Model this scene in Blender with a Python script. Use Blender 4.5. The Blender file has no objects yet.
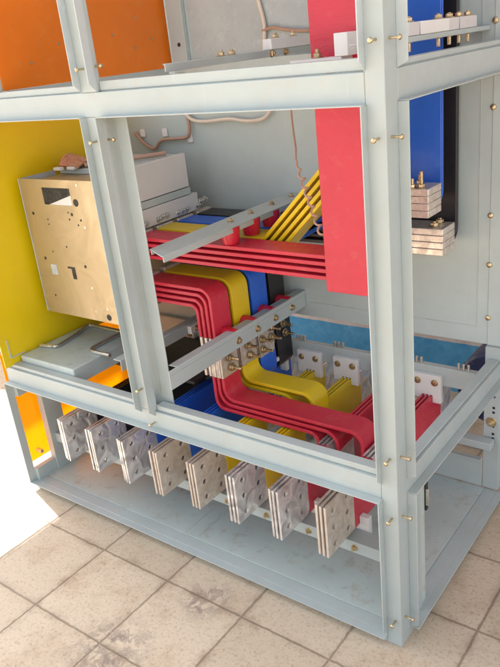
import bpy, bmesh, math, random
from mathutils import Vector, Matrix
random.seed(7)
S = bpy.context.scene
C = S.collection
R = math.radians

# ------------------------------------------------------------------ materials
def newmat(name):
    m = bpy.data.materials.new(name); m.use_nodes = True
    nt = m.node_tree; b = nt.nodes['Principled BSDF']
    return m, nt, b
def N(nt, t, **kw):
    n = nt.nodes.new(t)
    for k, v in kw.items():
        if k in n.inputs: n.inputs[k].default_value = v
        else: setattr(n, k, v)
    return n
def ramp(nt, fac, stops):
    r = nt.nodes.new('ShaderNodeValToRGB')
    e = r.color_ramp.elements
    while len(e) < len(stops): e.new(.5)
    for i, (p, c) in enumerate(stops):
        e[i].position = p; e[i].color = (*c, 1) if len(c) == 3 else c
    nt.links.new(fac, r.inputs['Fac']); return r
def mixc(nt, fac, a, b, mode='MIX'):
    m = nt.nodes.new('ShaderNodeMix'); m.data_type = 'RGBA'; m.blend_type = mode
    for sock, v in ((m.inputs['Factor'], fac), (m.inputs['A'], a), (m.inputs['B'], b)):
        pass
    def put(s, v):
        if hasattr(v, 'links') or isinstance(v, bpy.types.NodeSocket): nt.links.new(v, s)
        else: s.default_value = v if not isinstance(v, tuple) else (*v, 1) if len(v) == 3 else v
    put(m.inputs[0], fac); put(m.inputs[6], a); put(m.inputs[7], b)
    return m.outputs[2]
def coords(nt, scale=(1,1,1)):
    g = nt.nodes.new('ShaderNodeNewGeometry')
    mp = nt.nodes.new('ShaderNodeMapping'); mp.inputs['Scale'].default_value = scale
    nt.links.new(g.outputs['Position'], mp.inputs['Vector']); return mp.outputs['Vector']
def noise(nt, vec, scale, detail=4, rough=.6):
    n = N(nt, 'ShaderNodeTexNoise'); n.inputs['Scale'].default_value = scale
    n.inputs['Detail'].default_value = detail; n.inputs['Roughness'].default_value = rough
    nt.links.new(vec, n.inputs['Vector']); return n
def bump(nt, b, h, strength=.2, dist=.002):
    n = N(nt, 'ShaderNodeBump'); n.inputs['Strength'].default_value = strength; n.inputs['Distance'].default_value = dist
    nt.links.new(h, n.inputs['Height']); nt.links.new(n.outputs['Normal'], b.inputs['Normal'])

def painted(name, col, rough=.4, var=.1, dirt=(.35,.26,.18), dirt_amt=.25, peel=.12, spec=.5, wear_or_lit_edge=None, wrinkle=0, scratch=0):
    m, nt, b = newmat(name)
    v = coords(nt)
    n1 = noise(nt, v, 5, 5)
    dark = tuple(c*(1-var) for c in col); light = tuple(min(1, c*(1+var)) for c in col)
    r1 = ramp(nt, n1.outputs['Fac'], [(.3, dark), (.7, light)])
    n2 = noise(nt, v, 23, 8, .72)
    r2 = ramp(nt, n2.outputs['Fac'], [(.54, (0,0,0)), (.74, (dirt_amt,)*3)])
    c = mixc(nt, r2.outputs['Color'], r1.outputs['Color'], dirt)
    if scratch:
        vs_ = coords(nt, (150, 150, 6)); ns = noise(nt, vs_, 1.0, 3, .6)
        vt_ = coords(nt, (5, 120, 120)); n_t = noise(nt, vt_, 1.0, 3, .6)
        ra = ramp(nt, ns.outputs['Fac'], [(.66, (0,0,0)), (.70, (scratch,)*3)])
        rb = ramp(nt, n_t.outputs['Fac'], [(.68, (0,0,0)), (.72, (scratch,)*3)])
        c = mixc(nt, ra.outputs['Color'], c, tuple(min(1, q*1.35) for q in col))
        c = mixc(nt, rb.outputs['Color'], c, tuple(q*.68 for q in col))
    if wear_or_lit_edge:
        bv = N(nt, 'ShaderNodeBevel', samples=4); bv.inputs['Radius'].default_value = wear_or_lit_edge[1]
        gg = nt.nodes.new('ShaderNodeNewGeometry')
        dt = N(nt, 'ShaderNodeVectorMath', operation='DOT_PRODUCT'); nt.links.new(bv.outputs[0], dt.inputs[0]); nt.links.new(gg.outputs['True Normal'], dt.inputs[1])
        nw = noise(nt, v, 55, 5, .7)
        ad_ = N(nt, 'ShaderNodeMath', operation='MULTIPLY_ADD'); nt.links.new(nw.outputs['Fac'], ad_.inputs[0]); ad_.inputs[1].default_value = .16; nt.links.new(dt.outputs['Value'], ad_.inputs[2])
        rw = ramp(nt, ad_.outputs[0], [(.95, (wear_or_lit_edge[2],)*3), (1.03, (0,0,0))])
        rw.color_ramp.elements[1].position = 1.0
        c = mixc(nt, rw.outputs['Color'], c, wear_or_lit_edge[0])
    nt.links.new(c, b.inputs['Base Color'])
    n3 = noise(nt, v, 60, 3)
    rr = ramp(nt, n3.outputs['Fac'], [(.3, (rough*.85,)*3), (.7, (min(1, rough*1.2),)*3)])
    nt.links.new(rr.outputs['Color'], b.inputs['Roughness'])
    b.inputs['Specular IOR Level'].default_value = spec
    n4 = noise(nt, v, 420, 2)
    if wrinkle:
        vw = coords(nt, (14, 38, 30)); nw2 = noise(nt, vw, 1.0, 4, .55)
        ma = N(nt, 'ShaderNodeMath', operation='MULTIPLY_ADD'); nt.links.new(nw2.outputs['Fac'], ma.inputs[0]); ma.inputs[1].default_value = wrinkle; nt.links.new(n4.outputs['Fac'], ma.inputs[2])
        bump(nt, b, ma.outputs[0], peel, .0012)
    else: bump(nt, b, n4.outputs['Fac'], peel, .0008)
    return m

M = {}
M['paint'] = painted('grey_green_paint', (.385,.436,.432), .42, .07, (.43,.37,.28), .4, wear_or_lit_edge=((.62,.60,.54), .0022, .55), scratch=.22)
M['paint_back_lit'] = painted('grey_green_sheet_lit', (.43,.495,.49), .38, .06, (.40,.37,.31), .25, .2, scratch=.15)  # frame paint lightened, flash fill put into the colour of the back sheets
M['paint_tray_lit'] = painted('grey_tray_paint_lit', (.44,.50,.48), .38, .09, (.30,.22,.15), .75, scratch=.3)  # same frame paint raised in tone to stand in for flash light; dirt added
M['paint_plate'] = painted('hammered_grey_plate', (.40,.455,.465), .30, .14, (.62,.66,.66), .7, .9)
M['galv'] = painted('galvanised_lip', (.47,.52,.53), .40, .10, (.75,.77,.78), .5, .2)
M['red'] = painted('red_sleeve', (.53,.020,.048), .34, .08, (.60,.16,.13), .3, .3, wear_or_lit_edge=((.80,.22,.18), .0016, .55), wrinkle=5)  # pinkish edges: flash light put into the colour, broken up like wear
M['yellow'] = painted('yellow_sleeve', (.68,.475,.007), .34, .08, (.55,.40,.06), .3, .3, wrinkle=5)
M['blue'] = painted('blue_sleeve', (.02,.12,.60), .34, .10, (.08,.2,.55), .3, .3, wrinkle=5)
M['black'] = painted('black_sleeve', (.018,.016,.018), .34, .2, (.06,.05,.05), .4, .15)
M['red_plastic'] = painted('red_insulator_resin', (.53,.018,.040), .25, .06, (.5,.1,.08), .2, .1)
M['white'] = painted('white_plastic', (.70,.69,.68), .45, .03, (.6,.52,.45), .25, .08)
M['cover'] = painted('pinkish_white_cover', (.63,.61,.59), .4, .04, (.6,.52,.45), .2, .08)
M['orange'] = painted('orange_sheet', (.70,.165,.006), .22, .06, (.7,.3,.08), .25, .45)
M['yellow_sheet'] = painted('yellow_sheet', (.68,.50,.002), .35, .05, (.6,.45,.05), .2, .2)
M['black_matt'] = painted('plain_black', (.02,.02,.02), .6, .1, (.1,.1,.1), .2)
M['grey_block'] = painted('grey_resin_block', (.55,.53,.53), .5, .05)
M['cream_cable'] = painted('cream_cable', (.66,.57,.48), .5, .08)
M['brown_cable'] = painted('brown_cable', (.42,.25,.18), .45, .15)
M['navy'] = painted('navy_paint', (.02,.03,.09), .5, .2)
M['concrete'] = painted('added_canopy_sheet', (.45,.43,.40), .8, .1)

def metal(name, col, rough=.35, mottle=None, scale=30, bstr=.25, met=1.0):
    m, nt, b = newmat(name)
    v = coords(nt)
    n = noise(nt, v, scale, 5, .6)
    n.inputs['Distortion'].default_value = 1.2
    c2 = mottle or tuple(c*.7 for c in col)
    r = ramp(nt, n.outputs['Fac'], [(.35, c2), (.62, col)])
    nt.links.new(r.outputs['Color'], b.inputs['Base Color'])
    b.inputs['Metallic'].default_value = met
    r2 = ramp(nt, n.outputs['Fac'], [(.3, (rough*1.4,)*3), (.7, (rough*.75,)*3)])
    nt.links.new(r2.outputs['Color'], b.inputs['Roughness'])
    n2 = noise(nt, v, scale*1.3, 2, .5); n2.inputs['Distortion'].default_value = 2.0
    bump(nt, b, n2.outputs['Fac'], bstr, .006)
    return m
def tin_swirl():
    m, nt, b = newmat('dipped_tin'); v = coords(nt)
    n = noise(nt, v, 24, 1.2, .4); n.inputs['Distortion'].default_value = .9
    r = ramp(nt, n.outputs['Fac'], [(.35, (.60,.57,.56)), (.55, (.80,.77,.76)), (.7, (.88,.86,.85))])
    nt.links.new(r.outputs['Color'], b.inputs['Base Color'])
    b.inputs['Metallic'].default_value = .6; b.inputs['Roughness'].default_value = .24
    bump(nt, b, n.outputs['Fac'], .55, .016)
    return m
M['tin_swirl'] = tin_swirl()
M['tin_plain'] = metal('flat_tin', (.72,.65,.58), .42, (.56,.48,.40), 30, .10, .5)
M['tin_edge'] = metal('tin_joint', (.80,.73,.66), .38, (.60,.52,.46), 40, .10, .7)
M['brass'] = metal('yellow_zinc_bolt', (.66,.54,.36), .32, (.46,.35,.21), 90, .1)
M['steel'] = metal('bright_steel', (.66,.64,.60), .32, (.5,.48,.45), 60, .05, .9)
M['gold_plate'] = metal('yellow_passivated_plate', (.52,.43,.29), .38, (.43,.345,.215), 6, .0, .65)
M['dark'] = metal('dark_hole', (.03,.028,.025), .6, (.015,.015,.015), 40, .1, .0)
M['copper'] = metal('copper_wire', (.62,.36,.24), .4, (.40,.20,.12), 90, .1, .6)

def acrylic():
    m, nt, b = newmat('translucent_orange_sheet')
    b.inputs['Base Color'].default_value = (.90,.40,.006,1); b.inputs['Roughness'].default_value = .3
    t = N(nt, 'ShaderNodeBsdfTranslucent'); t.inputs['Color'].default_value = (1.0,.60,.02,1)
    mx = N(nt, 'ShaderNodeMixShader'); mx.inputs['Fac'].default_value = .48
    nt.links.new(b.outputs['BSDF'], mx.inputs[1]); nt.links.new(t.outputs['BSDF'], mx.inputs[2])
    nt.links.new(mx.outputs['Shader'], nt.nodes['Material Output'].inputs['Surface'])
    return m
M['acrylic'] = acrylic()

def floor_mat():
    m, nt, b = newmat('beige_terrazzo_tiles')
    g = nt.nodes.new('ShaderNodeNewGeometry')
    nz = noise(nt, g.outputs['Position'], 45, 4)
    sub = N(nt, 'ShaderNodeVectorMath', operation='SUBTRACT'); nt.links.new(nz.outputs['Color'], sub.inputs[0]); sub.inputs[1].default_value = (.5,.5,.5)
    sc = N(nt, 'ShaderNodeVectorMath', operation='SCALE'); nt.links.new(sub.outputs[0], sc.inputs[0]); sc.inputs['Scale'].default_value = .007
    ad = N(nt, 'ShaderNodeVectorMath', operation='ADD'); nt.links.new(g.outputs['Position'], ad.inputs[0]); nt.links.new(sc.outputs[0], ad.inputs[1])
    sep = N(nt, 'ShaderNodeSeparateXYZ'); nt.links.new(ad.outputs[0], sep.inputs[0])
    def math_(op, a, bb):
        n = N(nt, 'ShaderNodeMath', operation=op)
        for i, q in enumerate((a, bb)):
            if isinstance(q, (int, float)): n.inputs[i].default_value = q
            else: nt.links.new(q, n.inputs[i])
        return n.outputs[0]
    def joint(s, off, size):
        u = math_('DIVIDE', math_('SUBTRACT', s, off), size)
        f = math_('FRACT', u, 0)
        d = math_('ABSOLUTE', math_('SUBTRACT', f, .5), 0)      # .5 at the joint
        return math_('MULTIPLY', math_('SUBTRACT', .5, d), size), math_('FLOOR', u, 0)
    dx, ix = joint(sep.outputs['X'], -.887, .2535)
    dy, iy = joint(sep.outputs['Y'], -.362, .2475)
    dm = math_('MINIMUM', dx, dy)
    jm = N(nt, 'ShaderNodeMapRange'); jm.inputs['From Min'].default_value = .0008; jm.inputs['From Max'].default_value = .0048
    jm.inputs['To Min'].default_value = 1; jm.inputs['To Max'].default_value = 0; nt.links.new(dm, jm.inputs['Value'])
    # tile tone
    cmb = N(nt, 'ShaderNodeCombineXYZ'); nt.links.new(ix, cmb.inputs[0]); nt.links.new(iy, cmb.inputs[1])
    wn = N(nt, 'ShaderNodeTexWhiteNoise', noise_dimensions='2D'); nt.links.new(cmb.outputs[0], wn.inputs['Vector'])
    tone = ramp(nt, wn.outputs['Value'], [(0, (.51,.415,.31)), (1, (.58,.475,.36))])
    # terrazzo chips
    vo = N(nt, 'ShaderNodeTexVoronoi'); vo.inputs['Scale'].default_value = 95; nt.links.new(ad.outputs[0], vo.inputs['Vector'])
    chip = ramp(nt, vo.outputs['Color'], [(.0, (.80,.76,.70)), (.4, (1,1,1)), (1, (1.0,.98,.95))])
    c1 = mixc(nt, .55, tone.outputs['Color'], chip.outputs['Color'], 'MULTIPLY')
    n1 = noise(nt, g.outputs['Position'], 130, 6, .7)
    spk = ramp(nt, n1.outputs['Fac'], [(.36, (.50,.39,.30)), (.47, (1,1,1))])
    c2 = mixc(nt, .55, c1, spk.outputs['Color'], 'MULTIPLY')
    n2 = noise(nt, g.outputs['Position'], 5.5, 8, .72)
    st = ramp(nt, n2.outputs['Fac'], [(.50, (1,1,1)), (.66, (.66,.55,.45))])
    c3 = mixc(nt, .6, c2, st.outputs['Color'], 'MULTIPLY')
    # local dark scuffs on the tiles in front of the cabinet
    n3 = noise(nt, g.outputs['Position'], 30, 7, .72); n3.inputs['Distortion'].default_value = .6
    c4 = c3
    for (px, py, rad) in ((-.596,-.364,.13),(-.499,-.118,.085),(-.05,.30,.0)):
        if not rad: continue
        d3 = N(nt, 'ShaderNodeVectorMath', operation='DISTANCE'); nt.links.new(g.outputs['Position'], d3.inputs[0]); d3.inputs[1].default_value = (px,py,0)
        f3 = N(nt, 'ShaderNodeMapRange'); f3.inputs['From Min'].default_value = rad*.35; f3.inputs['From Max'].default_value = rad; f3.inputs['To Min'].default_value = 1; f3.inputs['To Max'].default_value = 0
        nt.links.new(d3.outputs['Value'], f3.inputs['Value'])
        th = ramp(nt, n3.outputs['Fac'], [(.47, (0,0,0)), (.51, (.85,.85,.85)), (.535, (.15,.15,.15)), (.57, (.8,.8,.8))])
        k3 = N(nt, 'ShaderNodeMath', operation='MULTIPLY'); nt.links.new(f3.outputs[0], k3.inputs[0]); nt.links.new(th.outputs['Color'], k3.inputs[1])
        c4 = mixc(nt, k3.outputs[0], c4, (.20,.15,.13))
    # dirt gathered along some joints
    n5 = noise(nt, g.outputs['Position'], 9, 4, .6)
    d5 = N(nt, 'ShaderNodeMapRange'); d5.inputs['From Min'].default_value = .002; d5.inputs['From Max'].default_value = .022; d5.inputs['To Min'].default_value = 1; d5.inputs['To Max'].default_value = 0
    nt.links.new(dm, d5.inputs['Value'])
    t5 = ramp(nt, n5.outputs['Fac'], [(.44, (0,0,0)), (.62, (.7,.7,.7))])
    k5 = math_('MULTIPLY', d5.outputs[0], t5.outputs['Color'])
    c4 = mixc(nt, k5, c4, (.28,.20,.14))
    jn = math_('MULTIPLY', jm.outputs[0], .75)
    c5 = mixc(nt, jn, c4, (.19,.135,.085))
    nt.links.new(c5, b.inputs['Base Color'])
    b.inputs['Roughness'].default_value = .62
    h = math_('SUBTRACT', math_('MULTIPLY', n1.outputs['Fac'], .25), jm.outputs[0])
    bump(nt, b, h, .5, .0025)
    return m
M['floor'] = floor_mat()

def wall_mat():
    m, nt, b = newmat('blue_dado_cream_wall')
    g = nt.nodes.new('ShaderNodeNewGeometry')
    sep = N(nt, 'ShaderNodeSeparateXYZ'); nt.links.new(g.outputs['Position'], sep.inputs[0])
    n0 = noise(nt, g.outputs['Position'], 30, 5)
    ad = N(nt, 'ShaderNodeMath', operation='MULTIPLY_ADD'); nt.links.new(n0.outputs['Fac'], ad.inputs[0]); ad.inputs[1].default_value = .007; nt.links.new(sep.outputs['Z'], ad.inputs[2])
    st = N(nt, 'ShaderNodeMath', operation='GREATER_THAN'); nt.links.new(ad.outputs[0], st.inputs[0]); st.inputs[1].default_value = .210
    n1 = noise(nt, g.outputs['Position'], 14, 7, .7)
    bl = ramp(nt, n1.outputs['Fac'], [(.35, (.05,.27,.52)), (.62, (.10,.36,.62)), (.75, (.34,.50,.62))])
    cr = ramp(nt, n1.outputs['Fac'], [(.3, (.55,.46,.42)), (.6, (.68,.60,.56))])
    c = mixc(nt, st.outputs[0], bl.outputs['Color'], cr.outputs['Color'])
    nt.links.new(c, b.inputs['Base Color']); b.inputs['Roughness'].default_value = .7
    bump(nt, b, n1.outputs['Fac'], .5, .006)
    return m
M['wall'] = wall_mat()

# ------------------------------------------------------------------ mesh helpers
class MB:
    def __init__(s): s.v = []; s.f = []
    def add(s, vs, fs):
        o = len(s.v); s.v += [tuple(p) for p in vs]; s.f += [tuple(i+o for i in f) for f in fs]; return s
    def box(s, x0, x1, y0, y1, z0, z1):
        x0, x1 = sorted((x0,x1)); y0, y1 = sorted((y0,y1)); z0, z1 = sorted((z0,z1))
        return s.add([(x0,y0,z0),(x1,y0,z0),(x1,y1,z0),(x0,y1,z0),(x0,y0,z1),(x1,y0,z1),(x1,y1,z1),(x0,y1,z1)],
              [(0,3,2,1),(4,5,6,7),(0,1,5,4),(1,2,6,5),(2,3,7,6),(3,0,4,7)])
    def prism(s, poly, axis, a0, a1):
        """poly in the other two axes (cyclic order kept), extruded along axis"""
        n = len(poly)
        def pt(p, a):
            return {'x': (a,p[0],p[1]), 'y': (p[0],a,p[1]), 'z': (p[0],p[1],a)}[axis]
        vs = [pt(p,a0) for p in poly]+[pt(p,a1) for p in poly]
        fs = [tuple(range(n))[::-1], tuple(range(n,2*n))]+[(i,(i+1)%n,n+(i+1)%n,n+i) for i in range(n)]
        return s.add(vs, fs)
    def cyl(s, p, d, length, r, n=14, r2=None, rot=0):
        p = Vector(p); d = Vector(d).normalized(); r2 = r if r2 is None else r2
        u = d.orthogonal().normalized(); w = d.cross(u)
        vs = []
        for (q, rr) in ((p, r), (p+d*length, r2)):
            for i in range(n):
                a = 2*math.pi*i/n+rot; vs.append(q+u*math.cos(a)*rr+w*math.sin(a)*rr)
        fs = [tuple(range(n))[::-1], tuple(range(n,2*n))]+[(i,(i+1)%n,n+(i+1)%n,n+i) for i in range(n)]
        return s.add(vs, fs)
    def lathe(s, p, d, prof, n=20):
        p = Vector(p); d = Vector(d).normalized(); u = d.orthogonal().normalized(); w = d.cross(u)
        vs = []
        for (h, r) in prof:
            for i in range(n):
                a = 2*math.pi*i/n; vs.append(p+d*h+(u*math.cos(a)+w*math.sin(a))*r)
        fs = []
        for k in range(len(prof)-1):
            for i in range(n):
                j = (i+1)%n; fs.append((k*n+i,k*n+j,(k+1)*n+j,(k+1)*n+i))
        fs.append(tuple(range(n))[::-1]); fs.append(tuple(range((len(prof)-1)*n, len(prof)*n)))
        return s.add(vs, fs)
    def tube(s, pts, r, n=8):
        pts = [Vector(p) for p in pts]; vs = []; fs = []
        prev = None
        for i, p in enumerate(pts):
            t = (pts[min(i+1,len(pts)-1)]-pts[max(i-1,0)]).normalized()
            if prev is None: u = t.orthogonal().normalized()
            else: u = (prev-t*prev.dot(t)).normalized()
            prev = u; w = t.cross(u)
            for k in range(n):
                a = 2*math.pi*k/n; vs.append(p+(u*math.cos(a)+w*math.sin(a))*r)
        for i in range(len(pts)-1):
            for k in range(n):
                j = (k+1)%n; fs.append((i*n+k,i*n+j,(i+1)*n+j,(i+1)*n+k))
        fs.append(tuple(range(n))[::-1]); fs.append(tuple(range((len(pts)-1)*n,len(pts)*n)))
        return s.add(vs, fs)
    def build(s, name, mat, parent=None, bevel=0, smooth=False, seg=2):
        me = bpy.data.meshes.new(name); me.from_pydata(s.v, [], s.f)
        bm = bmesh.new(); bm.from_mesh(me)
        bmesh.ops.recalc_face_normals(bm, faces=bm.faces); bm.to_mesh(me); bm.free()
        me.materials.append(mat if not isinstance(mat, str) else M[mat])
        o = bpy.data.objects.new(name, me); C.objects.link(o)
        if parent:
            o.parent = parent
            if parent.parent is None: o.matrix_parent_inverse = Matrix.Translation(-parent.location)
        if bevel:
            b = o.modifiers.new('edge', 'BEVEL'); b.width = bevel; b.segments = seg; b.limit_method = 'ANGLE'; b.angle_limit = R(38)
            if hasattr(b, 'harden_normals'): b.harden_normals = False
        if smooth or bevel:
            me.polygons.foreach_set('use_smooth', [True]*len(me.polygons))
            try:
                me.set_sharp_from_angle(angle=R(35))
            except Exception: pass
        return o
def tag(o, label, cat, group=None, kind=None):
    o['label'] = label; o['category'] = cat
    if group: o['group'] = group
    if kind: o['kind'] = kind
    return o
def thing(name, label, cat, loc=(0,0,0), group=None):
    o = bpy.data.objects.new(name, None); C.objects.link(o); o.location = loc; o.empty_display_size = .05
    return tag(o, label, cat, group)
def fillet(pts, r, n=7):
    out = [Vector(pts[0])]
    for i in range(1, len(pts)-1):
        a, b, c = Vector(pts[i-1]), Vector(pts[i]), Vector(pts[i+1])
        d1 = (a-b).normalized(); d2 = (c-b).normalized()
        ang = d1.angle(d2); k = r/math.tan(ang/2); p1 = b+d1*k; p2 = b+d2*k
        cen = b+(d1+d2).normalized()*(r/math.sin(ang/2))
        a1 = p1-cen; a2 = p2-cen; th = a1.angle(a2)
        sgn = 1 if a1.x*a2.y-a1.y*a2.x > 0 else -1
        for j in range(n+1):
            t = sgn*th*j/n; out.append(cen+Vector((a1.x*math.cos(t)-a1.y*math.sin(t), a1.x*math.sin(t)+a1.y*math.cos(t))))
    out.append(Vector(pts[-1])); return out
def strip(path, r, t, w0, w1, plane='xz', mb=None):
    """flat bar: 2-D path with rounded corners, thickness t in the plane, from w0 to w1 across it"""
    P = fillet([Vector(p) for p in path], r) if len(path) > 2 else [Vector(p) for p in path]
    L, Rr = [], []
    for i, p in enumerate(P):
        if i == 0: d = (P[1]-P[0]).normalized(); n = Vector((-d.y,d.x)); k = 1
        elif i == len(P)-1: d = (P[-1]-P[-2]).normalized(); n = Vector((-d.y,d.x)); k = 1
        else:
            d1 = (P[i]-P[i-1]).normalized(); d2 = (P[i+1]-P[i]).normalized(); d = (d1+d2).normalized(); n = Vector((-d.y,d.x)); k = 1/max(.3, d.dot(d1))
        L.append(p+n*t/2*k); Rr.append(p-n*t/2*k)
    mb = mb or MB(); vs = []; m = len(P)
    def pt(q, w): return (q.x,w,q.y) if plane == 'xz' else (w,q.x,q.y)
    for i in range(m): vs += [pt(L[i],w0), pt(L[i],w1), pt(Rr[i],w1), pt(Rr[i],w0)]
    fs = []
    for i in range(m-1):
        for k in range(4): fs.append((i*4+k, i*4+(k+1)%4, (i+1)*4+(k+1)%4, (i+1)*4+k))
    fs += [(0,1,2,3), tuple((m-1)*4+k for k in (3,2,1,0))]
    return mb.add(vs, fs)
def catmull(pts, n=8):
    P = [Vector(p) for p in pts]; P = [P[0]*2-P[1]]+P+[P[-1]*2-P[-2]]; out = []
    for i in range(1, len(P)-2):
        for j in range(n):
            t = j/n; a, b, c, d = P[i-1:i+3]
            out.append(.5*((2*b)+(-a+c)*t+(2*a-5*b+4*c-d)*t*t+(-a+3*b-3*c+d)*t**3))
    out.append(P[-2]); return out
def bolt(name, p, d, parent, r=.007, shank=.012, nut=True, mat='brass', washer=True):
    """hex bolt end standing out of a face at p along d: washer, nut, shank"""
    mb = MB(); p = Vector(p); d = Vector(d).normalized(); h = 0
    if washer: mb.cyl(p, d, .0016, r*1.55, 16); h = .0016
    if nut: mb.cyl(p+d*h, d, r*.95, r*1.12, 6, rot=random.random()); h += r*.95
    if shank: mb.cyl(p+d*h, d, shank, r*.55, 10)
    return mb.build(name, mat, parent, bevel=.0006, seg=1)
def roundscrew(name, p, d, parent, r=.0050, shaft=.019, mat='brass'):
    """half-driven round head screw: shaft from the face at p, head at its far end"""
    mb = MB(); p = Vector(p); d = Vector(d).normalized()
    mb.cyl(p-d*.004, d, shaft+.004, .0024, 10)
    mb.lathe(p+d*shaft, d, [(0,r),(r*.35,r*.95),(r*.65,r*.7),(r*.8,r*.3)], 16)
    return mb.build(name, mat, parent, smooth=True)
def plate_holes(x0, x1, y0, y1, z0, z1, ny, nz, r, skip=()):
    """plate thin in x with ny x nz round holes through it"""
    bm = bmesh.new(); K = 16
    def sq(i, cy, cz, hy, hz):
        q, s = divmod(i, 4); f = s/4*2-1
        return [( -hy, -hz+0), ][0] if False else ((cy+f*hy, cz-hz), (cy+hy, cz+f*hz), (cy-f*hy, cz+hz), (cy-hy, cz-f*hz))[q]
    hy = (y1-y0)/ny/2; hz = (z1-z0)/nz/2
    for a in range(ny):
        for b in range(nz):
            cy = y0+hy*(2*a+1); cz = z0+hz*(2*b+1)
            rings = {}
            for xx in (x0, x1):
                o = [bm.verts.new((xx,*sq(i,cy,cz,hy,hz))) for i in range(K)]
                c = [bm.verts.new((xx, cy+r*math.cos(2*math.pi*(i-2)/K-math.pi/2), cz+r*math.sin(2*math.pi*(i-2)/K-math.pi/2))) for i in range(K)]
                for i in range(K):
                    bm.faces.new((o[i],o[(i+1)%K],c[(i+1)%K],c[i]))
                rings[xx] = (o, c)
            for i in range(K):
                j = (i+1)%K; bm.faces.new((rings[x0][1][i],rings[x0][1][j],rings[x1][1][j],rings[x1][1][i]))
    bmesh.ops.remove_doubles(bm, verts=bm.verts, dist=1e-5)
    edges = [e for e in bm.edges if len(e.link_faces) == 1 and abs(e.verts[0].co.x-x0) < 1e-6 and abs(e.verts[1].co.x-x0) < 1e-6]
    ret = bmesh.ops.extrude_edge_only(bm, edges=edges)
    for v in [g for g in ret['geom'] if isinstance(g, bmesh.types.BMVert)]: v.co.x = x1
    bmesh.ops.remove_doubles(bm, verts=bm.verts, dist=1e-5)
    mb = MB(); bm.verts.index_update()
    mb.add([v.co.copy() for v in bm.verts], [[v.index for v in f.verts] for f in bm.faces]); bm.free()
    return mb
def plate_holes_y(y0, y1, x0, x1, z0, z1, nx, nz, r):
    mb = plate_holes(y0, y1, x0, x1, z0, z1, nx, nz, r)
    mb.v = [(p[1],p[0],p[2]) for p in mb.v]; return mb

# ------------------------------------------------------------------ the setting
fl = MB(); fl.add([(-40,-40,0),(40,-40,0),(40,40,0),(-40,40,0)], [(0,1,2,3)])
o = fl.build('floor', 'floor'); o['kind'] = 'structure'
w = MB().box(-6, 3.2, 1.22, 1.36, 0, 2.62).build('wall', 'wall')
tag(w, 'peeling blue painted wall with a cream upper band behind the cabinet', 'wall')
# unseen lean-to roof added to block the sun, shortened to let in sky
can = thing('added_canopy', 'unseen flat roof on slim posts added to shade the cabinet', 'added_canopy', (-1,0,2.5))
CX0, CX1, CY0, CY1 = -4.06, 1.2, -.12, 1.21
rf = MB(); nseg = 96
vs = []; 
for i in range(nseg+1):
    x = CX0+(CX1-CX0)*i/nseg; zz = 2.5+.012*math.sin(i*math.pi/2)
    vs += [(x,CY0,zz),(x,CY1,zz+.05),(x,CY0,zz+.004),(x,CY1,zz+.054)]
fs = []
for i in range(nseg):
    a = i*4; b = a+4
    fs += [(a,a+1,b+1,b),(a+2,b+2,b+3,a+3)]
rf.add(vs, fs); rf.build('added_roof_sheet', 'concrete', can)
for px in (CX0+.1, CX1-.1):
    MB().box(px-.03, px+.03, CY0+.05, CY0+.11, 0, 2.478).build('post', 'concrete', can)

# ------------------------------------------------------------------ cabinet
cab = thing('switchgear_cabinet', 'open grey green steel switchgear cabinet frame standing on the tiled floor', 'cabinet')
XL = -1.357; PW = .037; TOP = 1.9; DB = .68; RD = .048
ZB, ZT, ZM, ZU, ZV = .025, .400, .451, 1.201, 1.254      # plinth opening, beam, upper beam
LP = .0205; LT = .0022
# corner post (front right)
post = MB().box(-PW, 0, 0, RD, 0, TOP).build('post', 'paint', cab, bevel=.0016)
def vlip_front(x, z0, z1, parent, cut=True, mat='paint'):
    a = x-LT/2; b = x+LT/2
    poly = [(0,z0),( -LP, z0+(LP*.9 if cut else 0)),(-LP,z1),(0,z1)]
    return MB().prism(poly, 'x', a, b).build('gasket_lip', mat, parent, bevel=.0006, seg=1)
def vlip_side(y, z0, z1, parent, mat='paint'):
    poly = [(0,z0),(LP,z0+LP*.5),(LP,z1),(0,z1)]
    return MB().prism(poly, 'y', y-LT/2, y+LT/2).build('gasket_lip', mat, parent, bevel=.0006, seg=1)
vlip_front(-PW+.0011, ZB, ZT, post); vlip_front(-PW+.0011, ZT+.038, ZU, post); vlip_front(-PW+.0011, ZV, TOP, post, mat='galv')
vlip_side(RD-.0011, ZB, ZT, post); vlip_side(RD-.0011, ZT+.036, ZU, post); vlip_side(RD-.0011, ZV, TOP, post, mat='galv')
for y0, z0, z1 in ((RD+.0002, ZT+.05, ZU-.01), (RD+.0002, ZV+.01, TOP-.01)):
    MB().box(-.006, .006, y0, y0+.007, z0, z1).build('black_strip', 'black_matt', post)  # thin black strip behind the side lip
for z in (1.302, 1.146, .507, .359, .074): roundscrew('screw', (-.014, 0, z), (0,-1,0), post)
for z in (1.302, 1.146, .507, .359, .079): roundscrew('screw', (0, .018, z), (1,0,0), post)
# middle front post
mx0, mx1 = -.748, -.694
post2 = MB().box(mx0, mx1, .0, .011, ZM+.0003, ZU-.0003).box(mx0, mx1, .0, .014, ZV+.0003, TOP).build('post', 'paint', cab, bevel=.0016)
vlip_front(mx0+.0011, ZT+.038, ZU, post2); vlip_front(mx1-.0011, ZT+.038, ZU, post2)
vlip_front(mx0+.0011, ZV, TOP, post2, mat='galv'); vlip_front(mx1-.0011, ZV, TOP, post2, mat='galv')
for z in (1.304, 1.148, .513): roundscrew('screw', (-.726,0,z), (0,-1,0), post2)
roundscrew('screw', (-.70, 0, .418), (0,-1,0), post2)
for z in (1.304, 1.148): roundscrew('screw', (mx1, .006, z+.003), (1,0,0), post2)
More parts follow.
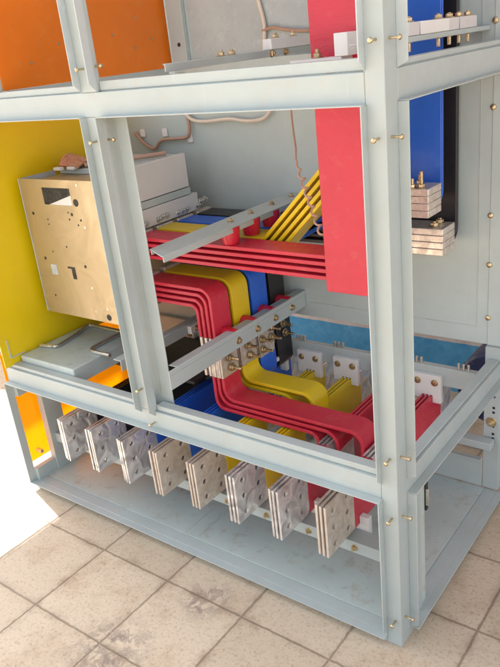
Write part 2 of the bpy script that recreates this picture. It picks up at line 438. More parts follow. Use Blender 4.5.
# inner post carrying the support rails
ip = MB().box(-.738, -.661, .040, .0445, ZT+.0, ZU+.02).build('inner_post', 'paint', cab, bevel=.002)
MB().box(-.7005, -.6995, .0393, .0399, .47, 1.19).build('seam', 'paint_tray_lit', ip)
# horizontal front beams
def front_beam(z0, z1, x0, x1, ledge):
    b = MB().box(x0, x1, .0, .036, z0, z1).build('beam', 'paint', cab, bevel=.0016)
    return b
base_beam = front_beam(0, ZB, XL, -PW-.0003, 0)
beam1 = front_beam(ZT, ZM, XL, -PW-.0003, 1)
beam2 = front_beam(ZU, ZV, XL-.3, -PW-.0003, 1)
def hlip_front(x0, x1, z, parent, up):
    """horizontal lip with mitred ends, at z"""
    return MB().add([(x0,0,z),(x1,0,z),(x1-.0,-LP,z),(x0+.0,-LP,z),(x0,0,z+LT),(x1,0,z+LT),(x1,-LP,z+LT),(x0,-LP,z+LT)],
        [(0,3,2,1),(4,5,6,7),(0,1,5,4),(1,2,6,5),(2,3,7,6),(3,0,4,7)]).build('gasket_lip', 'paint', parent, bevel=.0006, seg=1)
hlip_front(XL, -PW+.0022, ZT, beam1, 1); hlip_front(XL, -PW+.0022, ZB-LT, base_beam, 0)
hlip_front(mx1, -PW+.0022, ZU, beam2, 1); hlip_front(XL-.3, mx0, ZU, beam2, 1)
# inner ledges behind the faces, a hair gap between
for (x0,x1,zz,h,par) in ((mx1+.002,-PW-.001,ZM,.016,beam1),(XL,mx0-.002,ZM,.013,beam1),(mx1+.002,-PW-.001,ZV,.022,beam2),(XL-.3,mx0-.002,ZV,.016,beam2)):
    MB().box(x0, x1, .0075, .034, zz+.0022, zz+h).build('inner_ledge', 'paint', par, bevel=.001)
    MB().box(x0, x1, .010, .030, zz-.001, zz+.0021).build('gap_strip', 'paint_tray_lit', par)
# left end frame (plinth): front strip, member, rails with windows between
le = MB().box(XL, XL+.003, -.0, .006, 0, ZM).build('end_frame', 'paint', cab)
vlip_front(XL+.0011, ZB, ZT, le, cut=False)
MB().box(XL, XL+.028, .082, .150, .0, ZT-.001).build('end_member', 'paint', le, bevel=.001)
MB().box(XL, XL+.02, .0062, .0818, .0, .070).build('end_rail', 'paint', le, bevel=.001)
MB().box(XL, XL+.02, .0062, .0818, .345, ZT-.001).build('end_rail', 'paint', le, bevel=.001)
MB().box(XL, XL+.02, .1502, .64, .0, .060).build('end_rail', 'paint', le, bevel=.001)
MB().box(XL+.002, XL+.03, .03, .04, .12, .132).build('hook', 'steel', le)
MB().box(XL, XL+.03, .6403, DB, .0, TOP).build('post', 'paint', cab, bevel=.001)
# sheets on the left side
MB().box(XL-.018, XL-.015, .0, .66, .082, .50).build('orange_panel', 'acrylic', cab)
pan = MB().box(-1.325, -1.321, -.02, .6575, .46, 1.20).build('yellow_panel', 'yellow_sheet', cab)
MB().box(-1.065, -1.061, .02, .652, 1.272, TOP).build('orange_panel', 'orange', cab)
MB().box(-1.075, -1.0605, .0375, .632, 1.250, 1.2715).build('panel_rail', 'paint', cab, bevel=.001)
MB().box(-1.105, -1.066, -.0, .034, ZV+.017, TOP).build('post', 'paint', cab, bevel=.0015)
op = [o for o in cab.children if o.name.startswith('orange_panel')][-1]
for (y, z) in ((.12,1.33),(.22,1.37),(.26,1.32),(.42,1.38),(.50,1.34),(.52,1.42),(.58,1.36)):
    MB().cyl((-1.061,y,z), (1,0,0), .0012, .004, 10).build('rivet', 'brass', op)
# right side beams, lips, ledges
def side_beam(z0, z1):
    return MB().box(-.037, 0, RD+.0003, DB-.0352, z0, z1).build('beam', 'paint', cab, bevel=.0016)
sb0 = side_beam(0, ZB); sb1 = side_beam(ZT, ZM-.006); sb2 = side_beam(ZU, ZV)
def hlip_side(z, parent, y0=RD, y1=DB-.036):
    return MB().box(0, LP, y0, y1, z, z+LT).build('gasket_lip', 'paint', parent, bevel=.0006, seg=1)
hlip_side(ZT-.0, sb1); hlip_side(ZB-LT, sb0); hlip_side(ZU, sb2)
for zz, h, par in ((ZM-.006, .006, sb1), (ZV, .012, sb2)):
    MB().box(-.034, -.0075, RD+.009, DB-.036, zz+.0022, zz+h).build('inner_ledge', 'paint', par, bevel=.001)
    MB().box(-.030, -.010, RD+.009, DB-.036, zz-.001, zz+.0021).build('gap_strip', 'paint_tray_lit', par)
# folded upright just inside the lower right opening, with latch
iu = MB().box(-.030, -.003, .100, .119, ZB, ZT-.001).build('folded_upright', 'paint', cab, bevel=.0012)
MB().box(-.026, -.006, .1195, .146, ZB, ZT-.003).build('return_flange', 'paint_tray_lit', iu, bevel=.001)
MB().box(-.012, -.002, .1465, .158, .285, .365).build('latch', 'black_matt', iu, bevel=.001)
MB().box(-.004, .003, .1465, .153, .300, .345).build('latch_tongue', 'steel', iu, bevel=.001)
for z in (.12,.22,.27): MB().cyl((-.010,.1461,z),(0,1,0),.003,.003,8).build('rivet', 'dark', iu)
# back right post with punched holes and a bolt
bp = MB()
bp.box(-.046, 0, .645, DB, .026, .485)
bp = bp.build('post', 'paint', cab, bevel=.0015)
for z in (.285,.30,.335,.352,.365,.385,.24,.215,.20):
    MB().cyl((-.018,.6449,z),(0,-1,0),.0006,.0042,12).build('punched_hole', 'dark', bp)
for z in (.405,.445,.33,.28): MB().cyl((-.0001,.664,z),(1,0,0),.0006,.004,12).build('punched_hole', 'dark', bp)
bolt('bolt', (-.024,.645,.253), (0,-1,0), bp, .010, .006)
# back sheet, flanged edge, seam, screws
bk = MB().box(-1.3265, -.046, .658, .662, .487, TOP).build('back_panel', 'paint_back_lit', cab)
MB().box(-.0455, 0, .656, DB, .4855, TOP).build('edge_strip', 'paint_back_lit', bk, bevel=.001)
MB().box(-.62, -.075, .6565, .6578, .535, .5365).build('seam', 'paint_tray_lit', bk)
MB().box(-.0755, -.0745, .6565, .6578, .5355, TOP).build('seam', 'paint_tray_lit', bk)
for z in (1.114,.848,.716,.566,1.306): 
    MB().lathe((-.044,.656,z),(0,-1,0),[(0,.0075),(.003,.007),(.005,.004)],14).build('rivet', 'brass', bk, smooth=True)
MB().box(-.97,-.40,.6535,.6575,1.283,TOP).build('cover_plate', 'paint_plate', bk, bevel=.0012)
MB().box(-1.045,-.985,.640,.6572,1.255,TOP).build('back_upright', 'paint_back_lit', bk, bevel=.0015)
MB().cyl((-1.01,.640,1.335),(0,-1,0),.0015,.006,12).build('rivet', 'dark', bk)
MB().box(-.985,-.40,.62,.6572,1.245,1.275).build('back_rail', 'paint_back_lit', bk, bevel=.0015)
MB().box(-1.30, -.76, .6415, .6445, .06, .487).build('low_back_panel', 'paint_back_lit', cab)
MB().box(-.758, -.047, .6415, .6445, .029, .128).box(-.758, -.047, .626, .6414, .1255, .128).build('back_beam', 'paint', cab, bevel=.0008)
# base tray
tr = MB().box(XL+.003, -.0375, .0365, .64, .012, .028).build('base_tray', 'paint_tray_lit', cab)
for x in (-.70,-.655):
    MB().box(x-.0014, x+.0014, .045, .19, .0281, .0288).build('slot', 'paint', tr)
# rear rail and lower rails across
rr = MB().box(-1.33, -.047, .618, .640, .352, .410).build('rear_rail', 'paint', cab, bevel=.002)
for x in (-.10,-.24,-.36,-.50,-.64):
    for dx in (-.014,0,.014):
        MB().lathe((x+dx,.628,.4101),(0,0,1),[(0,.0048),(.016,.0048),(.018,.003)],8).build('screw', 'steel', rr)
MB().box(-1.33, -.012, .606, .640, .180, .203).build('rear_low_rail', 'paint', cab, bevel=.0015)
lr = MB().box(-1.33, -.06, .10, .150, .128, .162).build('front_low_rail', 'paint', cab, bevel=.0015)
TX = [-.183-.1338*k for k in range(8)]
for x in TX:
    bolt('bolt', (x+.012,.10,.145), (0,-1,0), lr, .006, .005)
# shelf on the left
sh = MB().box(-1.316, -1.060, .037, .33, .430, .484).build('shelf', 'paint_tray_lit', cab, bevel=.003)
# upper and lower depth rails from the inner post to the back (angle section), bolts
def depth_rail(name, x, z, y0, y1, h, ys, parent=cab, mat='paint', w=.030, top=True):
    mb = MB(); mb.box(x-.003, x, y0, y1, z-h, z); mb.box(x-w, x-.0031, max(y0,.0448), y1, z-.003, z)
    r = mb.build(name, mat, parent, bevel=.0012)
    return r
ur = MB().prism([(-.660,.045),(-.578,.003),(-.578,.656),(-.660,.656)],'z',.883,.886).box(-.5809,-.578,.006,.656,.870,.8829).box(-.6600,-.6571,.047,.656,.870,.8829).build('support_rail', 'paint', cab, bevel=.0012)
for y in (.315,.407,.51,.612):
    bolt('bolt', (-.622, y, .886), (0,0,1), ur, .0065, .003, mat='brass')
lw = depth_rail('support_rail', -.630, .575, .0120, .656, .053, ())
MB().box(-.6295,-.6285,.0120,.656,.5605,.5615).build('fold_line', 'paint_tray_lit', lw)
for y in (.30,.392,.484,.576):
    bolt('bolt', (-.630, y, .545), (1,0,0), lw, .007, .002, mat='brass')
lr2 = depth_rail('support_rail', -.885, .530, .0755, .656, .034, ())
# upper compartment rails
ur2 = depth_rail('support_rail', -.500, 1.297, .02, .652, .016, ())
ur3 = depth_rail('support_rail', -.055, 1.297, .056, .655, .010, (), w=.04)

# ------------------------------------------------------------------ circuit breaker
br = thing('circuit_breaker', 'large open circuit breaker with golden drilled front plate and white side cover', 'circuit breaker', (-1.1,.16,.595))
MB().box(-1.268, -.962, .170, .545, .60, 1.005).build('body', 'gold_plate', br, bevel=.002)
# front plate with window: four pieces round the window joined in one mesh, small drilled holes
fp = MB()
wx0, wx1, wz0, wz1 = -1.190, -1.065, .945, .995
fp.box(-1.290, wx0, .160, .1635, .595, 1.018); fp.box(wx1, -.93, .160, .1635, .595, 1.018)
fp.box(wx0, wx1, .160, .1635, .595, wz0); fp.box(wx0, wx1, .160, .1635, wz1, 1.018)
fp = fp.build('front_plate', 'gold_plate', br)
MB().box(wx0-.001, wx1+.001, .1637, .1694, wz0-.001, wz1+.001).build('window', 'dark', fp)
MB().prism([(wx0+.02,wz0),(wx1,wz0),(wx1,wz0+.03)], 'y', .1612, .1634).build('window_flap', 'cover', fp)
MB().box(-1.293, -1.2905, .158, .30, .595, 1.018).build('plate_flange', 'paint_tray_lit', fp)
# coordinates of holes measured on the plate (x, z, radius)
for (x,z,r) in ((-1.047,.955,.011),(-1.255,.915,.005),(-1.245,.775,.005),(-1.04,.905,.0035),(-1.055,.89,.003),(-1.028,.885,.004),(-1.075,.92,.005),
                (-1.19,.90,.0025),(-1.19,.885,.0025),(-1.09,.925,.0025),(-1.09,.905,.003),(-1.13,.82,.003),(-1.2,.80,.0025),(-1.062,.765,.005),
                (-1.05,.70,.004),(-1.235,.68,.004),(-1.235,.655,.0035),(-1.17,.605,.004),(-1.055,.625,.004),(-1.28,.603,.004),(-1.0,.64,.004),(-1.0,.613,.010),(-1.23,1.0,.004),(-1.03,1.005,.004)):
    MB().cyl((x,.160,z),(0,-1,0),.0006,r,14).build('drilled_hole', 'dark' if r != .004 else 'steel', fp)
MB().box(-1.225,-1.197,.1592,.1599,.725,.758).build('label_patch', 'paint_plate', fp)
MB().box(-1.145,-1.112,.1592,.1599,.752,.758).build('slot', 'dark', fp)
MB().box(-1.128,-1.112,.1592,.1599,.72,.752).build('slot', 'dark', fp)
# side cover and terminals
MB().box(-.9618, -.948, .175, .53, .925, 1.028).build('side_cover', 'cover', br, bevel=.0025)
MB().box(-1.27, -.962, .30, .54, 1.0055, 1.022).build('top_cover', 'paint_plate', br, bevel=.0015)
MB().box(-.9618, -.945, .175, .53, .902, .923).build('cover_rail', 'paint_tray_lit', br, bevel=.0015)
MB().box(-.9618, -.946, .175, .56, .846, .900).build('terminal_cover', 'cover', br, bevel=.0015)
for i, y in enumerate((.30,.392,.484,.576)):
    t = MB().box(-.9618, -.938, y-.036, y+.036, .765, .842).build('terminal', 'tin_plain', br, bevel=.002)
    for dy in (-.024,-.004,.018):
        bolt('bolt', (-.946, y+dy*.9, .862+random.uniform(-.006,.008)), (1,.1*random.uniform(-1,1),.3), t, .007, .006, mat='steel')
    MB().box(-.9618, -.938, y-.036, y+.036, .632, .712).build('terminal', 'tin_plain', br, bevel=.002)
# copper jumper braid clump on top
jp = thing('braided_jumper', 'bunch of copper brown braided links with white clips on top of the breaker', 'cable', (-1.2,.3,1.022))
for i in range(9):
    y = .235+i*.010; MB().tube(catmull([(-1.262+.010*i,.36,1.028),(-1.257+.010*i,.345,1.055-.002*i),(-1.25+.010*i,.31,1.052-.002*i),(-1.245+.010*i,.285,1.030)]), .0055, 6).build('braid', 'copper', jp, smooth=True)
for (x,y) in ((-1.235,.27),(-1.19,.285)): MB().box(x-.016,x+.016,y-.008,y+.008,1.0225,1.031).build('clip','white',jp,bevel=.001)
bt = MB().tube(catmull([(-1.16,.31,1.03),(-1.12,.36,1.032),(-1.06,.42,1.032),(-1.0,.5,1.032)]), .007, 8).build('braided_link', 'brown_cable', None, smooth=True)
tag(bt, 'brown braided cable lying along the top of the breaker', 'cable')
# handles lying on the shelf
for nm, lab, pts in (
    ('bent_handle','long steel handle bar bent like a crank, lying further left on the shelf',[(-1.305,.110,.490),(-1.262,.122,.490),(-1.245,.134,.490),(-1.262,.22,.490),(-1.284,.285,.490),(-1.272,.302,.490),(-1.20,.302,.490),(-1.10,.300,.490)]),
    ('bent_handle','shorter bent steel handle bar at the right of the shelf by the middle post',[(-1.02,.150,.490),(-1.06,.149,.490),(-1.098,.149,.490),(-1.112,.158,.490),(-1.118,.175,.490),(-1.12,.26,.490),(-1.12,.32,.490)])):
    tag(MB().tube(catmull(pts,6), .0062, 10).build(nm, 'steel', None, smooth=True), lab, 'handle')
# bracket at far left on the shelf
bx = thing('steel_bracket', 'small grey steel bracket with a hole at the left end of the shelf', 'bracket', (-1.31,.0,.484))
mb = plate_holes_y(.004, .007, -1.39, -1.318, .486, .548, 1, 1, .013); mb.build('bracket_plate', 'paint_plate', bx)
MB().box(-1.39,-1.318,.0072,.06,.486,.489).build('bracket_foot', 'paint_plate', bx)

# ------------------------------------------------------------------ horizontal and bent busbars
PY = {'red': (.260,.338), 'yellow': (.352,.430), 'blue': (.444,.522), 'black': (.536,.614)}
T = .010; PT = .0175
XS = -.9375
def tset(name, label, loc): return thing(name, label, 'busbar', loc)
def addstrip(root, path, r, y0, y1, mat, name='bar', plane='xz', t=T):
    return strip(path, r, t, y0, y1, plane).build(name, mat, root, bevel=.0014)
# upper sets
b = tset('red_busbar', 'four stacked red flat bars running from the breaker to the red vertical plate', (-.55,.3,.80))
for k in range(4):
    z = .832-PT*k; addstrip(b, [(XS,z),(-.205,z)], 0, *PY['red'], 'red')
b = tset('yellow_busbar', 'four yellow flat bars bent diagonally upward behind the red bars', (-.55,.39,.80))
for k in range(4):
    z = .832-PT*k; xb = -.545+.00725*k
    addstrip(b, [(XS,z),(xb,z),(-.20,z+(-.20-xb)*.98)], .03, *PY['yellow'], 'yellow')
b = tset('blue_busbar', 'blue flat bars rising gently behind the yellow diagonal bars to tinned ends', (-.55,.48,.80))
for k in range(4):
    z = .832-PT*k; xa = -.575+.0045*k; xc = -.345+.0045*k; zc = .95-PT*k
    o1 = addstrip(b, [(XS,z),(xa,z),(xc,zc),(-.23,zc)], .03, *PY['blue'], 'blue')
    addstrip(o1, [(-.2298,zc),(-.120,zc)], 0, PY['blue'][0], PY['blue'][1], 'tin_edge', 'tinned_end', t=.0166)
for y in (.455,.50): bolt('bolt', (-.165,y,.9585), (0,0,1), b, .008, .014)
bolt('bolt', (-.145,.462,.9585), (0,0,1), b, .008, .03)
b = tset('black_busbar', 'black flat bars running straight at the back to tinned ends', (-.55,.575,.80))
for k in range(4):
    z = .832-PT*k
    o1 = addstrip(b, [(XS,z),(-.235,z)], 0, *PY['black'], 'black')
    addstrip(o1, [(-.2348,z),(-.118,z)], 0, PY['black'][0]-.01, PY['black'][1]-.01, 'tin_edge', 'tinned_end', t=.0166)
for y in (.55,.585): bolt('bolt', (-.15,y,.8405), (0,0,1), b, .009, .004)
# lower breaker sets bending down
names = {'red':'red bars bent down from the breaker in front of the yellow ones','yellow':'yellow bars bent down between the red and blue bars',
         'blue':'blue bars bent down between the yellow and black bars','black':'black bars bent down behind the blue bars at the back'}
ZJ = .430
for c in ('red','yellow','blue','black'):
    y0, y1 = PY[c]
    b = tset(c+'_busbar', 'four nested '+names[c], (-.72,(y0+y1)/2,.55))
    for k in range(4):
        z = .700-PT*k; x = -.685-PT*k
        o1 = addstrip(b, [(XS,z),(x,z),(x,.553)], max(.012,.034-.004*k), y0, y1, c)
        addstrip(o1, [(x,.5528),(x,ZJ)], 0, y0+.0005, y1-.0005, 'tin_edge', 'tinned_end')
    for (dy,z) in ((-.006,.488),(.0,.455)) if c != 'blue' else ((-.026,.478),(-.026,.445),(.022,.500),(.022,.468)):
        bolt('bolt', (-.6665,(y0+y1)/2+dy-.0,z), (1,0,0), b, .0085, .026)
# lower L sets
b = tset('red_busbar', 'red L shaped bars running right along the bottom to the red terminals', (-.5,.3,.34))
for k in range(3):
    x = -.6722-.0004-PT*k-.0025; zb = .364-PT*k
    xe = (-.226, -.300, -.3585)[k]
    o1 = addstrip(b, [(x,ZJ),(x,zb),(xe,zb),(xe,.296)], (.036,.040,.036)[k] if k<2 else .03, *PY['red'], 'red')
    addstrip(o1, [(x,ZJ+.0002),(x,.512)], 0, PY['red'][0]+.0005, PY['red'][1]-.0005, 'tin_edge', 'tinned_end', t=.0072)
    addstrip(o1, [(xe,.2958),(xe,.215)], 0, PY['red'][0]+.0005, PY['red'][1]-.0005, 'tin_edge', 'tinned_end')
for xx in (-.30+.006, -.226-.006-.0): pass
for (x,z) in ((-.294,.262),(-.294,.235)): bolt('bolt', (x,.285,z), (1,0,0), b, .008, .012)
b = tset('yellow_busbar', 'yellow L shaped bars ending in a rounded drop over the yellow terminals', (-.55,.39,.37))
for k in range(2):
    x = -.672-PT*k-.0025; zb = .385-PT*k; xe = (-.432,-.5)[k]
    o1 = addstrip(b, [(x,ZJ),(x,zb),(xe,zb),(xe,.300)], .034, *PY['yellow'], 'yellow')
    addstrip(o1, [(x,ZJ+.0002),(x,.512)], 0, PY['yellow'][0]+.0005, PY['yellow'][1]-.0005, 'tin_edge', 'tinned_end', t=.0072)
    addstrip(o1, [(xe,.2998),(xe,.215)], 0, PY['yellow'][0]+.0005, PY['yellow'][1]-.0005, 'tin_edge', 'tinned_end')
b = tset('blue_busbar', 'blue bars curling down and left below their bolted tinned joint', (-.68,.48,.38))
for k in range(3):
    x = -.6722-PT*k-.0025; zb = .345+PT*k
    o1 = addstrip(b, [(x,ZJ-.012),(x,zb),(-.86+.12*(k%2),zb)], .02, *PY['blue'], 'blue')
    addstrip(o1, [(x,ZJ-.0118),(x,.512)], 0, PY['blue'][0]+.0005, PY['blue'][1]-.0005, 'tin_edge', 'tinned_end', t=.0072)
b = tset('black_busbar', 'black bars running left at the bottom behind the blue joint', (-.8,.575,.38))
for k in range(2):
    x = -.672-PT*k-.0025; zb = .345+PT*k
    o1 = addstrip(b, [(x,.50),(x,zb),(-1.16+.13*k,zb)], .02, *PY['black'], 'black')
    addstrip(o1, [(x,.5002),(x,.53)], 0, PY['black'][0]+.0005, PY['black'][1]-.0005, 'tin_edge', 'tinned_end', t=.0072)
    MB().box(x-.0052,x+.0052,PY['black'][0]-.012,PY['black'][0]-.0005,.372,.384).build('tie', 'white', o1)
# black distribution plate and clear block seen at the left through the lower opening
b = tset('black_busbar', 'wide black bar lying low behind the inner post beside a small white insulator', (-.9,.4,.39))
addstrip(b, [(-1.2,.385),(-.80,.385)], 0, .27, .52, 'black')
cb = MB().box(-.880,-.845,.285,.325,.3905,.435).build('clamp_block', 'steel', b, bevel=.003)
bolt('bolt', (-.8449,.305,.413), (1,0,0), cb, .006, .006); bolt('bolt', (-.8625,.305,.4351), (0,0,1), cb, .006, .004)
wi = tag(MB().box(-.8845,-.868,.36,.45,.500,.526).build('insulator_strip', 'white', None, bevel=.002), 'white insulator strip with two brass bolts on the rear left rail', 'insulator')
for y in (.385,.425): bolt('bolt', (-.868,y,.513), (1,0,0), wi, .006, .004)
# vertical risers on the right
b = tset('red_riser', 'wide red vertical plate rising behind the front opening beside the corner post', (-.21,.23,.765))
for y in (.240,.222): addstrip(b, [(y,.765),(y,1.88)], 0, -.274, -.140, 'red', plane='yz')
b = tset('yellow_riser', 'yellow vertical plate hidden behind the red one', (-.25,.41,1.0))
for y in (.395,.413): addstrip(b, [(y,1.0),(y,1.88)], 0, -.30, -.200, 'yellow', plane='yz')
b = tset('blue_riser', 'blue vertical plate bent forward at its foot seen through the right side opening', (-.2,.5,.92))
for y, zt in ((.552,.916),(.5625,.9055)):
    addstrip(b, [(y,1.88),(y,zt),(.5235,zt)], .020 if y < .555 else .030, -.285, -.132, 'blue', plane='yz', t=.0068)
b = tset('black_riser', 'black vertical plate bent forward at its foot behind the blue riser', (-.2,.61,.78))
for y, zt in ((.632,.800),(.6425,.7895)):
    addstrip(b, [(y,1.88),(y,zt),(.6055,zt)], .020 if y < .64 else .030, -.285, -.125, 'black', plane='yz', t=.0068)

# ------------------------------------------------------------------ terminal busbars at the bottom (8 stacks of three)
cols = ['red','red','yellow','yellow','blue','blue','black','black']
where = ['nearest the corner post','second from the corner post','beside the red ones','beside the blue ones','beside the yellow ones','beside the black ones','beside the blue ones','at the far left end']
swirl = [0,1,1,0,0,1,1,1]
BT, BP = .0062, .0122
joint = {'red':(.235,.350),'yellow':(.330,.444),'blue':(.425,.53),'black':(.52,.60)}
for k in range(8):
    c = cols[k]; x1 = TX[k]
    b = thing('terminal_busbar', 'stack of three %s bars with drilled tinned front ends, %s' % (c, where[k]), 'busbar', (x1-.015,.3,.18), 'terminal busbars side by side along the bottom')
    tin = 'tin_swirl' if swirl[k] else 'tin_plain'
    for j in range(3):
        xa = x1-BP*j-BT; xb = x1-BP*j
        q = .0014*k; j0, j1 = joint[c]; y0 = (.006 if k < 4 else .002)+random.uniform(0,.003)*j
        f = plate_holes(xa, xb, y0-.004, .130, .179-q, .321-q, 2, 3, .0072).build('tinned_end', tin, b, bevel=.0006, seg=1)
        MB().box(xa-.0006, xb+.0006, .1302, j0, .178-q, .322-q).build('bar', c, b, bevel=.001)
        m = MB().box(xa, xb, j0+.0002, j1-.0002, .179-q, .321-q).build('tinned_patch', 'tin_swirl', b)
        MB().box(xa-.0006, xb+.0006, j1, .665, .180-q, .322-q).build('bar', c, b, bevel=.001)
        MB().box(xa, xb, .6652, .745, .181-q, .321-q).build('tinned_end', 'tin_swirl', b, bevel=.0006, seg=1)
# comb holders
pos = ['by the corner post','second from the corner post','third from the corner post','fourth from the corner post','fourth from the left end','third from the left end','second from the left end','at the left end']
def comb(x, y0, y1, zb, zt, up, label, group, bolts=True):
    """white comb: block with slots that straddle the three bars; up=1 grips from above"""
    t = thing('comb_holder', label, 'clamp', (x,(y0+y1)/2,zb), group)
    xs = [x-BP*j-BT/2 for j in range(3)]
    mb = MB(); d = 1 if up else -1
    edge = .322 if up else .180
    mb.box(x-.060, x+.026, y0, y1, edge+d*.0012, zt)
    tip = edge-d*.013
    tip2 = edge-d*.022
    cuts = [x-.060, x-2*BP-BT-.0008, x-2*BP+.0008, x-BP-BT-.0008, x-BP+.0008, x-BT-.0008, x+.0008, x+.026]
    for i in range(0,8,2):
        mb.box(cuts[i], cuts[i+1], y0+.0002, y1-.0002, edge+d*.0014, tip if i < 6 else tip2)
    mb.build('comb', 'white', t, bevel=.0012)
    if bolts:
        for xx in (x-.044, x+.008): 
            zc = (edge+zt)/2+.010*d; 
            MB().lathe((xx,y0,zc),(0,-1,0),[(0,.0105),(.0012,.0105),(.0012,.0075),(.005,.0075),(.0055,.004)],14).build('bolt', 'brass', t, smooth=True)
    return t
for k in range(8):
    comb(TX[k], .602, .6178, 0, .388, True, 'white comb on the %s bars at the rear rail, %s' % (cols[k], pos[k]), 'white combs on the rear rail')
    comb(TX[k], .585, .6058, 0, .150, False, 'white comb under the rear %s bars, %s' % (cols[k], pos[k]), 'white combs on the rear low rail', False)
    comb(TX[k], .1502, .168, 0, .135, False, 'white comb under the front %s bars, %s' % (cols[k], pos[k]), 'white combs on the front low rail', False)
# insulators under the upper rail and behind the lower rail
for c in ('red','yellow','blue','black'):
    yc = sum(PY[c])/2
    p = MB().lathe((-.600,yc-.016,.8375),(0,0,1),[(0,.021),(.003,.0225),(.036,.0265),(.045,.027)],24)
    o1 = p.build('standoff_insulator', 'red_plastic', None, smooth=True)
    tag(o1, 'tapered red standoff insulator between the upper rail and the top %s bar' % c, 'insulator', 'red insulators under the upper rail')
    p = MB().lathe((-.6795,yc,.562),(1,0,0),[(0,.019),(.010,.020),(.045,.017)],20)
    o1 = p.build('standoff_insulator', 'red_plastic', None, smooth=True)
    tag(o1, 'red standoff insulator between the lower rail and the bent %s bars' % c, 'insulator', 'red insulators behind the lower rail')

# holders on the upper rails
t = thing('rail_support', 'white bar support on the upper left rail against the red plate', 'support', (-.51,.5,1.2972))
MB().box(-.524,-.498,.40,.585,1.2972,1.322).build('support_block', 'white', t, bevel=.0015)
for y in (.22,.26): bolt('bolt', (-.512,y,1.2972), (0,0,1), t, .007, .004)
for y in (.44,.52): bolt('bolt', (-.512,y,1.3222), (0,0,1), t, .007, .004)
for y in (.40,.46): bolt('bolt', (-.4999,y,1.2885), (1,0,0), t, .006, .004)
t = thing('rail_support', 'white bar support resting on the upper beam before the red plate', 'support', (-.15,.2,1.28))
MB().box(-.29,-.17,.16,.205,1.262,1.276).build('support_block', 'grey_block', t, bevel=.0015)
MB().box(-.185,-.155,.16,.205,1.2762,1.318).build('support_block', 'white', t, bevel=.0015)
bolt('bolt', (-.235,.18,1.2762), (0,0,1), t, .008, .008)
for i, (y0,y1,m,lab) in enumerate(((.222,.268,'grey_block','grey resin block on the right rail nearest the corner post'),(.276,.417,'white','long white block on the right rail in front of the blue riser'),(.419,.470,'grey_block','grey block beside the long white one on the right rail'),(.478,.575,'grey_block','grey block at the far end of the right rail'))):
    t = thing('rail_block', lab, 'support', (-.07,(y0+y1)/2,1.2972), 'blocks on the right upper rail')
    MB().box(-.090,-.058,y0,y1,1.2974,1.322).build('block', m, t, bevel=.0015)
    for y in {0:((y0+y1)/2,),1:(y1-.03,),2:((y0+y1)/2,),3:(y0+.02,y1-.025)}[i]:
        bolt('bolt', (-.070,y,1.3222), (0,0,1), t, .007, .002)
        bolt('bolt', (-.070,y,1.2938), (0,0,-1), t, .007, .016)

# ------------------------------------------------------------------ wires
def wire(label, pts, r, mat, name='wire', n=8):
    o1 = MB().tube(catmull(pts, n), r, 8).build(name, mat, None, smooth=True)
    return tag(o1, label, 'cable')
wire('cream cable hanging down the grey plate of the upper compartment', [(-.715,.645,1.50),(-.70,.645,1.42),(-.688,.645,1.36),(-.695,.645,1.305),(-.694,.645,1.286)], .0058, 'cream_cable')
wire('brown cable branching right from the hanging cream cable', [(-.694,.643,1.345),(-.66,.643,1.350),(-.62,.643,1.342),(-.55,.643,1.332),(-.40,.645,1.335)], .0045, 'brown_cable')
wire('brown cable running along the back panel above the breaker', [(-1.27,.645,1.075),(-1.235,.645,1.04),(-1.19,.645,1.022),(-1.15,.645,1.048),(-1.09,.645,1.053),(-1.035,.645,1.058),(-1.018,.645,1.085),(-1.022,.645,1.13),(-1.03,.645,1.17)], .0055, 'brown_cable')
wire('cream cable sagging below the upper beam on the back panel', [(-1.03,.643,1.135),(-1.0,.643,1.112),(-.95,.643,1.105),(-.85,.643,1.110),(-.78,.643,1.102),(-.72,.643,1.108),(-.69,.643,1.135),(-.68,.643,1.17)], .0055, 'cream_cable')
pts = [(-.50,.47,1.20),(-.490,.45,1.15),(-.462,.41,1.11),(-.425,.36,1.07)]
pw = catmull(pts, 8)
for i in range(110):
    f = i/109; a = f*2*math.pi*8; rr_ = .0062*(min(1, f*4))
    pw.append(Vector((-.413+.086*f+rr_*math.cos(a), .338-.042*f+rr_*math.sin(a), 1.045-.168*f+rr_*.5*math.sin(a))))
tag(MB().tube(pw, .0028, 6).build('wire', 'brown_cable', None, smooth=True), 'thin brown wire coiled like a spring over the yellow diagonal bars', 'cable')
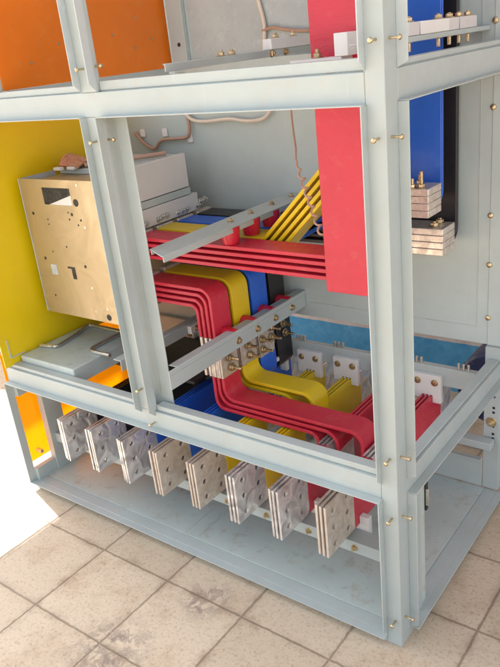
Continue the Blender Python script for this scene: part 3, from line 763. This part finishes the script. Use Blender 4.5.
for i, (x,z) in enumerate(((-1.242,1.072),(-1.138,1.072),(-1.03,1.052))):
    t = MB().box(x-.011,x+.011,.651,.6575,z-.013,z+.013).build('cable_tie_mount', 'white', None, bevel=.002)
    tag(t, 'small white cable mount on the back panel, %s' % ('leftmost of three','in the middle of three','right of the three below the brown cable')[i], 'cable mount', 'cable mounts on the back panel')

# drum behind the cabinet at the right
d = MB().lathe((-.085,.86,.235),(0,1,0),[(0,.118),(.01,.128),(.13,.128),(.14,.118)],40).build('drum', 'navy', None, bevel=.002)
tag(d, 'dark navy rounded drum behind the back right post by the blue wall', 'drum')

# ------------------------------------------------------------------ camera, light
cam = bpy.data.cameras.new('camera'); co = bpy.data.objects.new('camera', cam); C.objects.link(co)
co.location = (.5537,-1.1038,1.3198); co.rotation_mode = 'XYZ'; co.rotation_euler = (1.177,.1062,.638)
cam.sensor_fit = 'VERTICAL'; cam.sensor_height = 36; cam.lens = 701.72/667*36; cam.clip_start = .02; cam.clip_end = 300
S.camera = co

EL, AZ = R(40), None
to_sun = Vector((-.965,.262,0)).normalized()*math.cos(EL)+Vector((0,0,math.sin(EL)))
wd = bpy.data.worlds.new('World'); S.world = wd; wd.use_nodes = True
nt = wd.node_tree; bg = nt.nodes['Background']
sk = nt.nodes.new('ShaderNodeTexSky'); sk.sky_type = 'NISHITA'; sk.sun_disc = False
sk.sun_elevation = EL; sk.sun_rotation = math.atan2(to_sun.x, to_sun.y); sk.dust_density = 3.0; sk.air_density = 1.0; sk.ozone_density = .6
hs = nt.nodes.new('ShaderNodeHueSaturation'); hs.inputs['Saturation'].default_value = .3
nt.links.new(sk.outputs[0], hs.inputs['Color']); nt.links.new(hs.outputs[0], bg.inputs['Color']); bg.inputs['Strength'].default_value = .15
sl = bpy.data.lights.new('sun', 'SUN'); sl.energy = 5.0; sl.angle = R(.5); sl.color = (1,.95,.88)
so = bpy.data.objects.new('sun', sl); C.objects.link(so); so.rotation_mode = 'QUATERNION'; so.rotation_quaternion = to_sun.to_track_quat('Z','Y')
so.location = (-3,1,4)
S.view_settings.view_transform = 'Standard'; S.view_settings.look = 'None'; S.view_settings.exposure = 1.74; S.view_settings.gamma = 1
S.cycles.max_bounces = 8; S.cycles.diffuse_bounces = 5
